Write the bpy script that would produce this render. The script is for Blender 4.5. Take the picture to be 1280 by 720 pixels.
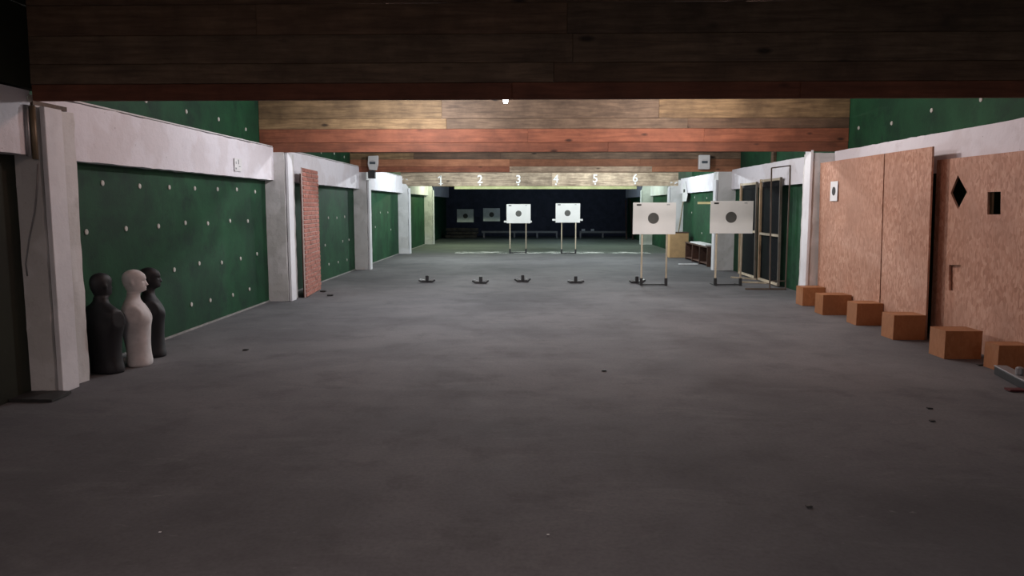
import bpy, bmesh, math, random
import numpy as np
from mathutils import Vector, Matrix, noise

for o in list(bpy.data.objects):
    bpy.data.objects.remove(o, do_unlink=True)
scene = bpy.context.scene
COL = scene.collection
rng = random.Random(11)

# ------------------------------------------------------------------ camera
FPX, EYE = 930.0, 1.58
PITCH, YAW = math.radians(-6.31991), math.radians(-1.40810)
cam_data = bpy.data.cameras.new('camera')
cam_data.sensor_width = 36.0
cam_data.lens = FPX / 1280.0 * 36.0
cam_data.clip_start, cam_data.clip_end = 0.05, 120
cam = bpy.data.objects.new('camera', cam_data)
COL.objects.link(cam)
cam.location = (0, 0, EYE)
cam.rotation_euler = (math.pi / 2 + PITCH, 0, -YAW)
scene.camera = cam

# ------------------------------------------------------------------ world, exposure
world = bpy.data.worlds.new('world')
scene.world = world
world.use_nodes = True
world.node_tree.nodes['Background'].inputs[0].default_value = (0.02, 0.02, 0.025, 1)
world.node_tree.nodes['Background'].inputs[1].default_value = 0.2
vs = scene.view_settings
vs.view_transform = 'Standard'
vs.look = 'None'
vs.gamma = 1.0
vs.use_curve_mapping = False
vs.exposure = 0.0

# ------------------------------------------------------------------ ceiling lights of each bay (kind of lamp, place, watts, tint, size)
LAMPS = [
    # x,    y,    z,    power, colour
    (-1.4,  7.3,  3.20,  36.0, (1.0, 0.56, 0.46)),
    (2.0,   7.3,  3.20,  36.0, (1.0, 0.56, 0.46)),
    (-1.6, 10.7,  3.22, 185.0, (0.95, 0.95, 1.0)),
    (2.2,  10.5,  3.22, 165.0, (1.0, 0.91, 0.88)),
    (-1.6, 13.4,  3.05, 105.0, (0.96, 0.97, 1.0)),
    (2.4,  13.4,  3.05, 115.0, (1.0, 0.97, 0.95)),
    (-1.6, 16.4,  3.05,  85.0, (0.96, 0.97, 1.0)),
    (2.4,  16.4,  3.05,  85.0, (0.96, 0.97, 1.0)),
    (-1.8, 21.8,  3.05, 370.0, (0.88, 0.97, 1.0)),
    (2.4,  21.8,  3.05, 370.0, (0.88, 0.97, 1.0)),
    (-2.6, 29.1,  3.05, 230.0, (0.88, 1.0, 0.66)),
    (3.0,  29.1,  3.05, 200.0, (0.80, 1.0, 0.84)),
    (1.2,  32.2,  3.05, 100.0, (0.58, 0.76, 1.0)),  # added, unseen; puts bluish light on the trap and hanging targets
]
# two downward strips over the firing line; cool one stands in for window light
STRIPS = [(-1.2, -1.2, 3.40, 130.0, (1.0, 0.75, 0.67)), (2.0, -2.4, 3.40, 62.0, (0.84, 0.90, 1.0))]

# ------------------------------------------------------------------ pixel -> place helpers (1280 x 720 frame)
_F = Vector((math.sin(YAW) * math.cos(PITCH), math.cos(YAW) * math.cos(PITCH), math.sin(PITCH)))
_R = Vector((math.cos(YAW), -math.sin(YAW), 0))
_U = _R.cross(_F)
_C = Vector((0, 0, EYE))
def ray(x, y):
    return _R * ((x - 640) / FPX) - _U * ((y - 360) / FPX) + _F
def on_floor(x, y, z=0.0):
    v = ray(x, y); return _C + v * ((z - EYE) / v.z)
def on_y(x, y, Y):
    v = ray(x, y); return _C + v * (Y / v.y)
def on_x(x, y, X):
    v = ray(x, y); return _C + v * (X / v.x)
def z_at(y, Y, x=655):
    return on_y(x, y, Y).z

# ------------------------------------------------------------------ material helpers
def new_mat(name):
    m = bpy.data.materials.new(name); m.use_nodes = True
    nt = m.node_tree
    return m, nt, nt.nodes['Principled BSDF']
def N(nt, typ, **kw):
    n = nt.nodes.new(typ)
    for k, v in kw.items():
        if k == 'inp':
            for kk, vv in v.items(): n.inputs[kk].default_value = vv
        else: setattr(n, k, v)
    return n
def L(nt, a, b): nt.links.new(a, b)
def c4(c): return (c[0], c[1], c[2], 1.0)
def coords(nt, scale=(1, 1, 1), randomise=True):
    tc = N(nt, 'ShaderNodeTexCoord')
    mp = N(nt, 'ShaderNodeMapping'); mp.inputs['Scale'].default_value = scale
    if randomise:
        oi = N(nt, 'ShaderNodeObjectInfo')
        ml = N(nt, 'ShaderNodeVectorMath', operation='SCALE')
        cv = N(nt, 'ShaderNodeCombineXYZ')
        L(nt, oi.outputs['Random'], cv.inputs[0]); L(nt, oi.outputs['Random'], cv.inputs[2])
        L(nt, cv.outputs[0], ml.inputs[0]); ml.inputs['Scale'].default_value = 37.0
        ad = N(nt, 'ShaderNodeVectorMath', operation='ADD')
        L(nt, tc.outputs['Object'], ad.inputs[0]); L(nt, ml.outputs[0], ad.inputs[1])
        L(nt, ad.outputs[0], mp.inputs['Vector'])
    else:
        L(nt, tc.outputs['Object'], mp.inputs['Vector'])
    return mp.outputs[0]
def noise_tex(nt, vec, scale, detail=5, rough=0.6, dist=0.0):
    n = N(nt, 'ShaderNodeTexNoise'); L(nt, vec, n.inputs['Vector'])
    n.inputs['Scale'].default_value = scale; n.inputs['Detail'].default_value = detail
    n.inputs['Roughness'].default_value = rough; n.inputs['Distortion'].default_value = dist
    return n.outputs['Fac']
def ramp(nt, fac, stops):
    r = N(nt, 'ShaderNodeValToRGB'); L(nt, fac, r.inputs[0])
    e = r.color_ramp.elements
    e[0].position, e[0].color = stops[0][0], c4(stops[0][1])
    e[1].position, e[1].color = stops[-1][0], c4(stops[-1][1])
    for p, c in stops[1:-1]:
        x = e.new(p); x.color = c4(c)
    return r.outputs[0]
def step(nt, fac, a, b):
    return ramp(nt, fac, [(a, (0, 0, 0)), (b, (1, 1, 1))])
def mix(nt, fac, a, b, mode='MIX'):
    m = N(nt, 'ShaderNodeMix', data_type='RGBA', blend_type=mode)
    for sock, v in ((m.inputs[0], fac), (m.inputs[6], a), (m.inputs[7], b)):
        if isinstance(v, (int, float)): sock.default_value = v
        elif isinstance(v, tuple): sock.default_value = c4(v)
        else: L(nt, v, sock)
    return m.outputs[2]
def bump(nt, bs, height, strength=0.3, dist=0.01):
    b = N(nt, 'ShaderNodeBump'); L(nt, height, b.inputs['Height'])
    b.inputs['Strength'].default_value = strength; b.inputs['Distance'].default_value = dist
    L(nt, b.outputs[0], bs.inputs['Normal'])

def plain(name, col, rough=0.6, metal=0.0, var=0.12, scale=6.0):
    m, nt, bs = new_mat(name)
    v = coords(nt)
    n = noise_tex(nt, v, scale)
    lo = tuple(c * (1 - var) for c in col); hi = tuple(min(1, c * (1 + var)) for c in col)
    L(nt, ramp(nt, n, [(0.3, lo), (0.7, hi)]), bs.inputs['Base Color'])
    bs.inputs['Roughness'].default_value = rough; bs.inputs['Metallic'].default_value = metal
    return m

def wood(name, dark, light, axis='x', knots=True, rough=0.75):
    m, nt, bs = new_mat(name)
    st = {'x': (0.35, 4, 4), 'z': (4, 4, 0.35), 'y': (4, 0.35, 4)}[axis]
    v = coords(nt, st)
    grain = noise_tex(nt, v, 5.0, 8, 0.65, 0.4)
    col = ramp(nt, grain, [(0.32, dark), (0.66, light)])
    v2 = coords(nt, (1, 1, 1))
    big = noise_tex(nt, v2, 2.2, 6, 0.65)
    col = mix(nt, step(nt, big, 0.40, 0.78), col, tuple(c * 0.62 for c in dark))
    if knots:
        kst = {'x': (0.9, 2.2, 2.2), 'z': (2.2, 2.2, 0.9), 'y': (2.2, 0.9, 2.2)}[axis]
        v3 = coords(nt, kst)
        vo = N(nt, 'ShaderNodeTexVoronoi'); vo.inputs['Scale'].default_value = 1.7
        L(nt, v3, vo.inputs['Vector'])
        k = ramp(nt, vo.outputs['Distance'], [(0.05, (1, 1, 1)), (0.12, (0, 0, 0))])
        col = mix(nt, k, col, tuple(c * 0.3 for c in dark))
    oi = N(nt, 'ShaderNodeObjectInfo')
    hs = N(nt, 'ShaderNodeHueSaturation')
    mr = N(nt, 'ShaderNodeMapRange'); L(nt, oi.outputs['Random'], mr.inputs[0])
    mr.inputs[3].default_value = 0.72; mr.inputs[4].default_value = 1.25
    L(nt, mr.outputs[0], hs.inputs['Value']); L(nt, col, hs.inputs['Color'])
    L(nt, hs.outputs[0], bs.inputs['Base Color'])
    bs.inputs['Roughness'].default_value = rough
    bump(nt, bs, grain, 0.35, 0.006)
    return m

def osb(name, base, dark, light):
    m, nt, bs = new_mat(name)
    v = coords(nt, (1, 1, 0.45))
    n0 = N(nt, 'ShaderNodeTexNoise'); L(nt, v, n0.inputs['Vector']); n0.inputs['Scale'].default_value = 9
    mx = N(nt, 'ShaderNodeVectorMath', operation='MULTIPLY_ADD')
    L(nt, n0.outputs['Color'], mx.inputs[0]); mx.inputs[1].default_value = (0.08, 0.08, 0.08); L(nt, v, mx.inputs[2])
    vo = N(nt, 'ShaderNodeTexVoronoi'); L(nt, mx.outputs[0], vo.inputs['Vector']); vo.inputs['Scale'].default_value = 42
    bw = N(nt, 'ShaderNodeRGBToBW'); L(nt, vo.outputs['Color'], bw.inputs[0])
    col = ramp(nt, bw.outputs[0], [(0.15, dark), (0.45, base), (0.85, light)])
    big = noise_tex(nt, coords(nt), 1.3, 4)
    col = mix(nt, step(nt, big, 0.4, 0.8), col, tuple(c * 0.75 for c in base))
    L(nt, col, bs.inputs['Base Color']); bs.inputs['Roughness'].default_value = 0.65
    bump(nt, bs, bw.outputs[0], 0.25, 0.003)
    return m

def green_paint(name):
    m, nt, bs = new_mat(name)
    v = coords(nt, (1, 1, 1), False)
    a = noise_tex(nt, v, 1.1, 6, 0.65, 0.3)
    col = ramp(nt, a, [(0.32, (0.009, 0.036, 0.019)), (0.5, (0.012, 0.058, 0.026)), (0.68, (0.019, 0.086, 0.038))])
    stk = noise_tex(nt, coords(nt, (1, 2.4, 0.35), False), 3.2, 6, 0.7)
    col = mix(nt, ramp(nt, stk, [(0.62, (0, 0, 0)), (0.85, (0.45, 0.45, 0.45))]), col, (0.05, 0.12, 0.075))
    b = noise_tex(nt, v, 2.3, 7, 0.7)
    col = mix(nt, ramp(nt, b, [(0.5, (0, 0, 0)), (0.66, (0.75, 0.75, 0.75))]), col, (0.008, 0.026, 0.017))
    L(nt, col, bs.inputs['Base Color']); bs.inputs['Roughness'].default_value = 0.7; bs.inputs['Specular IOR Level'].default_value = 0.2
    bump(nt, bs, noise_tex(nt, v, 30, 4), 0.15, 0.01)
    return m

def white_paint(name, base, patch, grime, rough_scale=14):
    m, nt, bs = new_mat(name)
    v = coords(nt, (1, 1, 1), False)
    a = noise_tex(nt, v, 1.4, 3, 0.5)
    col = mix(nt, step(nt, a, 0.50, 0.56), base, patch)
    g = noise_tex(nt, v, 4.5, 8, 0.7)
    col = mix(nt, ramp(nt, g, [(0.58, (0, 0, 0)), (0.80, (0.6, 0.6, 0.6))]), col, grime)
    sp = noise_tex(nt, v, 26, 2, 0.5)
    col = mix(nt, ramp(nt, sp, [(0.74, (0, 0, 0)), (0.80, (0.8, 0.8, 0.8))]), col, tuple(c * 0.35 for c in grime))
    L(nt, col, bs.inputs['Base Color']); bs.inputs['Roughness'].default_value = 0.8
    bump(nt, bs, noise_tex(nt, v, rough_scale, 6), 0.4, 0.02)
    return m

def floor_mat():
    m, nt, bs = new_mat('concrete_floor')
    v = coords(nt, (1, 1, 1), False)
    a = noise_tex(nt, v, 0.45, 6, 0.6, 0.4)
    col = ramp(nt, a, [(0.34, (0.095, 0.093, 0.099)), (0.5, (0.130, 0.127, 0.134)), (0.66, (0.172, 0.168, 0.174))])
    # dragged, washed-out traces running across the hall
    b = noise_tex(nt, coords(nt, (0.55, 1.6, 1), False), 1.3, 8, 0.72, 0.6)
    col = mix(nt, ramp(nt, b, [(0.53, (0, 0, 0)), (0.78, (0.5, 0.5, 0.5))]), col, (0.22, 0.218, 0.222))
    c = noise_tex(nt, v, 2.0, 7, 0.7)
    col = mix(nt, ramp(nt, c, [(0.52, (0, 0, 0)), (0.74, (0.5, 0.5, 0.5))]), col, (0.065, 0.062, 0.066))
    e1 = noise_tex(nt, coords(nt, (1.0, 3.0, 1), False), 7.0, 8, 0.75, 1.2)
    e2 = noise_tex(nt, v, 0.8, 3, 0.5)
    sc = N(nt, 'ShaderNodeMath', operation='MULTIPLY')
    L(nt, ramp(nt, e1, [(0.60, (0, 0, 0)), (0.72, (1, 1, 1))]), sc.inputs[0]); L(nt, ramp(nt, e2, [(0.48, (0, 0, 0)), (0.62, (0.7, 0.7, 0.7))]), sc.inputs[1])
    col = mix(nt, sc.outputs[0], col, (0.27, 0.265, 0.265))
    d = noise_tex(nt, v, 40, 3, 0.6)
    col = mix(nt, ramp(nt, d, [(0.3, (0.25, 0.25, 0.25)), (0.6, (0, 0, 0))]), col, (0.05, 0.05, 0.05))
    # chipped white line across the lanes at the 25 m mark
    sx = N(nt, 'ShaderNodeSeparateXYZ'); L(nt, v, sx.inputs[0])
    def band(sock, lo, hi):
        g = N(nt, 'ShaderNodeMath', operation='GREATER_THAN'); L(nt, sock, g.inputs[0]); g.inputs[1].default_value = lo
        l = N(nt, 'ShaderNodeMath', operation='LESS_THAN'); L(nt, sock, l.inputs[0]); l.inputs[1].default_value = hi
        mu = N(nt, 'ShaderNodeMath', operation='MULTIPLY'); L(nt, g.outputs[0], mu.inputs[0]); L(nt, l.outputs[0], mu.inputs[1])
        return mu.outputs[0]
    def mul(p, q):
        mu = N(nt, 'ShaderNodeMath', operation='MULTIPLY'); L(nt, p, mu.inputs[0]); L(nt, q, mu.inputs[1]); return mu.outputs[0]
    chip = noise_tex(nt, coords(nt, (0.75, 1.6, 1), False), 2.2, 7, 0.65)
    chipm = N(nt, 'ShaderNodeMath', operation='GREATER_THAN'); L(nt, chip, chipm.inputs[0]); chipm.inputs[1].default_value = 0.525
    line = mul(mul(band(sx.outputs[1], 24.7, 25.6), band(sx.outputs[0], -2.6, 4.0)), chipm.outputs[0])
    col = mix(nt, line, col, (0.9, 0.9, 0.88))
    # greenish light beyond the line painted into the floor colour
    gn = N(nt, 'ShaderNodeMapRange'); L(nt, sx.outputs[1], gn.inputs[0]); gn.inputs[1].default_value = 24.3; gn.inputs[2].default_value = 25.2
    gf = N(nt, 'ShaderNodeMath', operation='MULTIPLY'); L(nt, gn.outputs[0], gf.inputs[0]); gf.inputs[1].default_value = 0.35
    col2 = mix(nt, gf.outputs[0], col, (0.12, 0.17, 0.12))
    col = mix(nt, line, col2, col)
    L(nt, col, bs.inputs['Base Color'])
    L(nt, ramp(nt, c, [(0.3, (0.78, 0.78, 0.78)), (0.7, (0.9, 0.9, 0.9))]), bs.inputs['Roughness'])
    bs.inputs['Specular IOR Level'].default_value = 0.3
    bump(nt, bs, c, 0.12, 0.01)
    return m

def glow(name, col, power):
    m, nt, bs = new_mat(name)
    bs.inputs['Base Color'].default_value = c4(col)
    bs.inputs['Emission Color'].default_value = c4(col)
    bs.inputs['Emission Strength'].default_value = power
    return m

M = {}
M['floor'] = floor_mat()
M['green'] = green_paint('green_wall_paint')
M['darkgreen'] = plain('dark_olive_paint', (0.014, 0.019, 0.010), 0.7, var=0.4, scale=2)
M['skirt'] = plain('grey_mortar', (0.26, 0.25, 0.24), 0.8, var=.3)
M['white'] = white_paint('white_header_paint', (0.78, 0.76, 0.81), (0.72, 0.685, 0.72), (0.55, 0.51, 0.52))
M['pillar'] = white_paint('whitewashed_pillar', (0.66, 0.65, 0.65), (0.58, 0.57, 0.56), (0.32, 0.30, 0.28), 9)
M['board'] = white_paint('white_board_paint', (0.76, 0.76, 0.79), (0.70, 0.70, 0.73), (0.50, 0.49, 0.49), 5)
M['ceiling'] = plain('dark_ceiling', (0.07, 0.06, 0.055), 0.9)
M['brownwood'] = wood('brown_plank', (0.085, 0.050, 0.031), (0.20, 0.122, 0.074))
M['greywood'] = wood('grey_brown_plank', (0.10, 0.065, 0.042), (0.26, 0.175, 0.112))
M['tanwood'] = wood('tan_plank', (0.15, 0.092, 0.046), (0.40, 0.262, 0.132))
M['redwood'] = wood('red_stained_plank', (0.165, 0.054, 0.029), (0.32, 0.112, 0.058))
M['orangewood'] = wood('orange_plank', (0.27, 0.11, 0.055), (0.43, 0.19, 0.10))
M['palewood'] = wood('weathered_pale_plank', (0.20, 0.14, 0.095), (0.66, 0.52, 0.37))
M['stick'] = wood('pale_batten', (0.46, 0.38, 0.27), (0.66, 0.57, 0.43), 'z', False)
M['framewood'] = wood('frame_batten', (0.33, 0.22, 0.13), (0.52, 0.38, 0.24), 'z', False)
M['greyframe'] = wood('grey_frame_batten', (0.12, 0.10, 0.08), (0.22, 0.19, 0.155), 'z', False)
M['shelfwood'] = wood('dark_brown_board', (0.06, 0.028, 0.018), (0.11, 0.05, 0.033), 'y', False)
M['osb'] = osb('strand_board', (0.50, 0.265, 0.18), (0.40, 0.195, 0.125), (0.60, 0.36, 0.26))
M['box'] = osb('chipboard_box', (0.36, 0.145, 0.055), (0.33, 0.13, 0.047), (0.39, 0.165, 0.066))
M['card_tan'] = plain('tan_cardboard', (0.50, 0.32, 0.16), 0.8)
M['brick'] = plain('red_brick', (0.37, 0.145, 0.11), 0.85, var=0.45, scale=9)
M['mortar'] = plain('pale_mortar', (0.58, 0.45, 0.41), 0.9)
M['steel'] = plain('dark_steel', (0.045, 0.045, 0.048), 0.5, 0.4)
M['greysteel'] = plain('grey_steel', (0.30, 0.30, 0.31), 0.5, 0.5)
M['rust'] = plain('rusty_steel', (0.13, 0.095, 0.075), 0.7, 0.3)
M['card'] = plain('white_card', (0.80, 0.79, 0.76), 0.7, var=0.05, scale=2)
M['greycard'] = plain('grey_card', (0.40, 0.42, 0.44), 0.8)  # darker, greyer card than the white boards
M['bull'] = plain('black_print', (0.09, 0.088, 0.08), 0.6)
M['ink'] = plain('dark_ink', (0.03, 0.03, 0.03), 0.6)
M['paper'] = plain('white_paper', (0.75, 0.75, 0.76), 0.7, var=0.06)
M['blackplastic'] = plain('matt_black_plastic', (0.010, 0.010, 0.013), 0.6)
M['whiteplastic'] = plain('white_plastic', (0.60, 0.57, 0.57), 0.7, var=0.15, scale=9)
def net_mat():
    m, nt, bs = new_mat('black_netting')
    bs.inputs['Base Color'].default_value = (0.008, 0.009, 0.011, 1); bs.inputs['Roughness'].default_value = 0.9; bs.inputs['Specular IOR Level'].default_value = 0.1
    v = coords(nt, (1, 1, 1), False)
    n = noise_tex(nt, v, 160, 2)
    L(nt, ramp(nt, n, [(0.42, (0.45, 0.45, 0.45)), (0.58, (0.95, 0.95, 0.95))]), bs.inputs['Alpha'])
    return m
M['netting'] = net_mat()
M['rubber'] = plain('black_rubber', (0.046, 0.050, 0.080), 0.75, var=0.3, scale=3)
M['boxwhite'] = plain('off_white_plastic', (0.66, 0.66, 0.66), 0.5, var=0.05)
M['window'] = plain('grey_window', (0.09, 0.11, 0.13), 0.3)
M['yellow'] = plain('yellow_batten_paint', (0.72, 0.66, 0.36), 0.6)
M['greenlit'] = wood('greenlit_batten', (0.42, 0.45, 0.20), (0.60, 0.62, 0.32), 'x', False)  # batten under the beam; greenish light from beyond is in its colour
M['anchor'] = plain('pale_anchor_cap', (0.46, 0.45, 0.41), 0.7)
M['rubble'] = plain('broken_timber', (0.12, 0.10, 0.07), 0.9, var=0.5)
M['redscrap'] = plain('red_scrap', (0.10, 0.018, 0.02), 0.8)
M['copper'] = plain('brass_pipe', (0.22, 0.17, 0.11), 0.5, 0.3)

# ------------------------------------------------------------------ mesh helpers
class MB:
    def __init__(s): s.bm = bmesh.new()
    def box(s, x0, x1, y0, y1, z0, z1, mtx=None):
        pts = [(x, y, z) for x in (x0, x1) for y in (y0, y1) for z in (z0, z1)]
        if mtx: pts = [mtx @ Vector(p) for p in pts]
        v = [s.bm.verts.new(p) for p in pts]
        for f in ((0, 1, 3, 2), (4, 6, 7, 5), (0, 4, 5, 1), (2, 3, 7, 6), (0, 2, 6, 4), (1, 5, 7, 3)):
            s.bm.faces.new([v[i] for i in f])
        return s
    def grid_box(s, x0, x1, y0, y1, z0, z1, cell, amp, freq=6.0, seed=0.0):
        """box cut into cells whose surface is roughened"""
        n = [max(1, int(round(abs(b - a) / cell))) for a, b in ((x0, x1), (y0, y1), (z0, z1))]
        cache = {}
        def vert(i, j, k):
            key = (i, j, k)
            if key not in cache:
                p = Vector((x0 + (x1 - x0) * i / n[0], y0 + (y1 - y0) * j / n[1], z0 + (z1 - z0) * k / n[2]))
                d = noise.noise_vector(p * freq + Vector((seed, seed * 2, -seed))) * amp
                d += noise.noise_vector(p * freq * 3.1 + Vector((seed, 7, seed))) * amp * 0.4
                cache[key] = s.bm.verts.new(p + d)
            return cache[key]
        for i in range(n[0]):
            for j in range(n[1]):
                for k, fl in ((0, 1), (n[2], 0)):
                    q = [vert(i, j, k), vert(i + 1, j, k), vert(i + 1, j + 1, k), vert(i, j + 1, k)]
                    s.bm.faces.new(q[::-1] if fl else q)
        for i in range(n[0]):
            for k in range(n[2]):
                for j, fl in ((0, 0), (n[1], 1)):
                    q = [vert(i, j, k), vert(i + 1, j, k), vert(i + 1, j, k + 1), vert(i, j, k + 1)]
                    s.bm.faces.new(q[::-1] if fl else q)
        for j in range(n[1]):
            for k in range(n[2]):
                for i, fl in ((0, 1), (n[0], 0)):
                    q = [vert(i, j, k), vert(i, j + 1, k), vert(i, j + 1, k + 1), vert(i, j, k + 1)]
                    s.bm.faces.new(q[::-1] if fl else q)
        return s
    def bar(s, a, b, w, h=None, up=(0, 0, 1)):
        a, b = Vector(a), Vector(b); h = w if h is None else h
        d = (b - a); ln = d.length; d.normalize()
        upv = Vector(up)
        if abs(d.dot(upv)) > 0.98: upv = Vector((0, 1, 0))
        r = d.cross(upv).normalized(); u = r.cross(d)
        m = Matrix(((r.x, d.x, u.x, a.x), (r.y, d.y, u.y, a.y), (r.z, d.z, u.z, a.z), (0, 0, 0, 1)))
        return s.box(-w / 2, w / 2, 0, ln, -h / 2, h / 2, m)
    def tube(s, pts, r, seg=8):
        pts = [Vector(p) for p in pts]; rings = []
        for i, p in enumerate(pts):
            d = (pts[min(i + 1, len(pts) - 1)] - pts[max(i - 1, 0)]).normalized()
            ref = Vector((0, 0, 1)) if abs(d.z) < 0.9 else Vector((0, 1, 0))
            a = d.cross(ref).normalized(); b = a.cross(d)
            rings.append([s.bm.verts.new(p + a * (r * math.cos(t)) + b * (r * math.sin(t)))
                          for t in (2 * math.pi * k / seg for k in range(seg))])
        for q in range(len(rings) - 1):
            for k in range(seg):
                s.bm.faces.new([rings[q][k], rings[q][(k + 1) % seg], rings[q + 1][(k + 1) % seg], rings[q + 1][k]])
        s.bm.faces.new(rings[0][::-1]); s.bm.faces.new(rings[-1])
        return s
    def lathe(s, prof, c=(0, 0, 0), seg=20):
        c = Vector(c); rings = []
        for r, z in prof:
            rings.append([s.bm.verts.new(c + Vector((r * math.cos(t), r * math.sin(t), z)))
                          for t in (2 * math.pi * k / seg for k in range(seg))])
        for q in range(len(rings) - 1):
            for k in range(seg):
                s.bm.faces.new([rings[q][k], rings[q][(k + 1) % seg], rings[q + 1][(k + 1) % seg], rings[q + 1][k]])
        s.bm.faces.new(rings[0][::-1]); s.bm.faces.new(rings[-1])
        return s
    def prism(s, pts, off):
        """closed outline (3-D points) extruded by off"""
        off = Vector(off)
        a = [s.bm.verts.new(Vector(p)) for p in pts]; b = [s.bm.verts.new(Vector(p) + off) for p in pts]
        n = len(a)
        s.bm.faces.new(a[::-1]); s.bm.faces.new(b)
        for i in range(n): s.bm.faces.new([a[i], a[(i + 1) % n], b[(i + 1) % n], b[i]])
        return s
    def bevel(s, w, seg=1):
        bmesh.ops.bevel(s.bm, geom=list(s.bm.edges), offset=w, segments=seg, affect='EDGES', profile=0.5)
        return s
    def mesh(s, name, smooth=False):
        bmesh.ops.recalc_face_normals(s.bm, faces=s.bm.faces)
        me = bpy.data.meshes.new(name); s.bm.to_mesh(me); s.bm.free()
        if smooth:
            for p in me.polygons: p.use_smooth = True
        return me
    def build(s, name, mat, parent=None, loc=(0, 0, 0), smooth=False):
        return link(name, s.mesh(name, smooth), mat, parent, loc)

def link(name, me, mat, parent=None, loc=(0, 0, 0)):
    if mat and not me.materials: me.materials.append(M[mat] if isinstance(mat, str) else mat)
    o = bpy.data.objects.new(name, me); COL.objects.link(o)
    if parent: o.parent = parent
    o.location = loc
    return o
def empty(name, loc=(0, 0, 0), rz=0.0):
    o = bpy.data.objects.new(name, None); COL.objects.link(o)
    o.empty_display_size = 0.1
    o.location = loc; o.rotation_euler = (0, 0, rz)
    return o
def tag(o, label, cat, group=None):
    o['label'] = label; o['category'] = cat
    if group: o['group'] = group
    return o
def struct(o, label=None):
    o['kind'] = 'structure'
    if label: o['label'] = label
    return o

# ------------------------------------------------------------------ the hall
Y0, Y1 = -4.0, 38.4
PIL = [6.05, 12.15, 18.25, 24.40, 30.45]            # camera-side faces of the pillars
ZC = 3.5
XL_UP, XR_UP = -4.40, 5.06
XL_G, XR_G = -4.33, 4.96

struct(MB().box(-4.9, 5.6, Y0, Y1 + .3, -0.2, 0.0).build('floor', 'floor'), 'dark grey worn concrete floor of the range')
struct(MB().box(-4.9, 5.6, Y0, Y1 + .3, ZC, ZC + 0.2).build('ceiling', 'ceiling'), 'dark ceiling above the plank baffles')
wl = struct(MB().box(-4.75, XL_UP, Y0, Y1, 2.3, ZC).build('wall_left', 'green'), 'green painted left wall with white header and pillars')
wr = struct(MB().box(XR_UP, 5.45, Y0, Y1, 2.3, ZC).build('wall_right', 'green'), 'green painted right wall with white header and pillars')
struct(MB().box(-4.75, 5.45, Y0 - .2, Y0, 0, ZC).build('wall_back', 'pillar'), 'plain wall behind the firing line')
wf = struct(MB().box(-4.75, 5.45, Y1, Y1 + .2, 0, ZC).build('wall_front', 'rubber'), 'black bullet trap wall at the far end')

cap_mesh = MB().lathe([(0.027, 0.0), (0.030, 0.004), (0.027, 0.010), (0.012, 0.012)], seg=12).mesh('anchor_cap')
def cap(parent, p, side):
    o = link('anchor_cap', cap_mesh, 'anchor', parent, p)
    o.rotation_euler = (0, math.pi / 2 * side, 0)

bays = [(Y0, PIL[0])] + list(zip(PIL[:-1], PIL[1:])) + [(PIL[-1], Y1)]
gl, gr = [], []
for i, (a, b) in enumerate(bays):
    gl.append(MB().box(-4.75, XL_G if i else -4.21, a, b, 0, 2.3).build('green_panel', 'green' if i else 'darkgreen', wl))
    gr.append(MB().box(XR_G, 5.45, a, b, 0, 2.3).build('green_panel', 'green', wr))
    if i == 0:
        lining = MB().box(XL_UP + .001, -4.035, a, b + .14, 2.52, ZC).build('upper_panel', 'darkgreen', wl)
    if i == 0:   # the header of the first bay stands further out and ends in front of the pillar
        MB().grid_box(-4.45, -4.045, a, b - 0.01, 1.99, 2.50, 0.12, 0.006, seed=i).build('header', 'white', wl)
        MB().grid_box(4.86, 5.2, a, b, 1.97, 2.44, 0.12, 0.006, seed=i + 40).build('header', 'white', wr)
    else:
        MB().grid_box(-4.45, -4.18, a + .30, b + .02, 1.99, 2.515, 0.12, 0.009, seed=i).build('header', 'white', wl)
        MB().box(-4.42, -4.185, a + .55, b, 2.527, 2.542).build('ledge_board', 'pillar', wl)
        MB().grid_box(4.86, 5.2, a + .38, b + .02, 1.97, 2.44, 0.12, 0.009, seed=i + 40).build('header', 'white', wr)
for i, y in enumerate(PIL):
    zt = [2.385, 2.44, 2.42, 2.44, 2.44][i]
    p = MB().grid_box(-4.42, -4.005, y, y + .50, 0, zt, 0.09, 0.012, 5, seed=3 * i + 1).build('pillar', 'pillar', wl)
    h = [2.38, 2.44, 2.20, 2.15, 2.2][i]
    MB().box(-3.992, -3.950, y + 0.02, y + 0.25, 0, h).bevel(.004).build('facing_board', 'board', p)
    if i > 0:
        p = MB().grid_box(4.53, 5.2, y + (.03 if i == 1 else 0), y + .45, 0, 2.42 if i == 1 else 2.40, 0.09, 0.012, 5, seed=3 * i + 2).build('pillar', 'pillar', wr)
        MB().box(4.475, 4.517, y + 0.0, y + 0.25, 0, [0, 2.46, 2.2, 2.2, 2.2][i]).bevel(.004).build('facing_board', 'board', p)
    # timber plate on which the baffle rests
    if i < 3:
        MB().box(-4.36, -4.06 if i == 0 else -4.03, y + .05, y + (.5 if i == 0 else .3), zt + .012, zt + .05).build('bearing_plate', 'brownwood', wl)

p = on_x(969, 195, XR_UP)
MB().box(XR_UP - .06, XR_UP - .001, p.y - .08, p.y + .08, 2.45, ZC).build('upright_post', 'brownwood', wr)

# skirting line along the green panels
for i, (a, b) in enumerate(bays[1:5]):
    MB().box(XL_G + .001, XL_G + .018, a + .65, b - .02, 0, 0.022).build('skirting_strip', 'skirt', wl)

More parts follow.
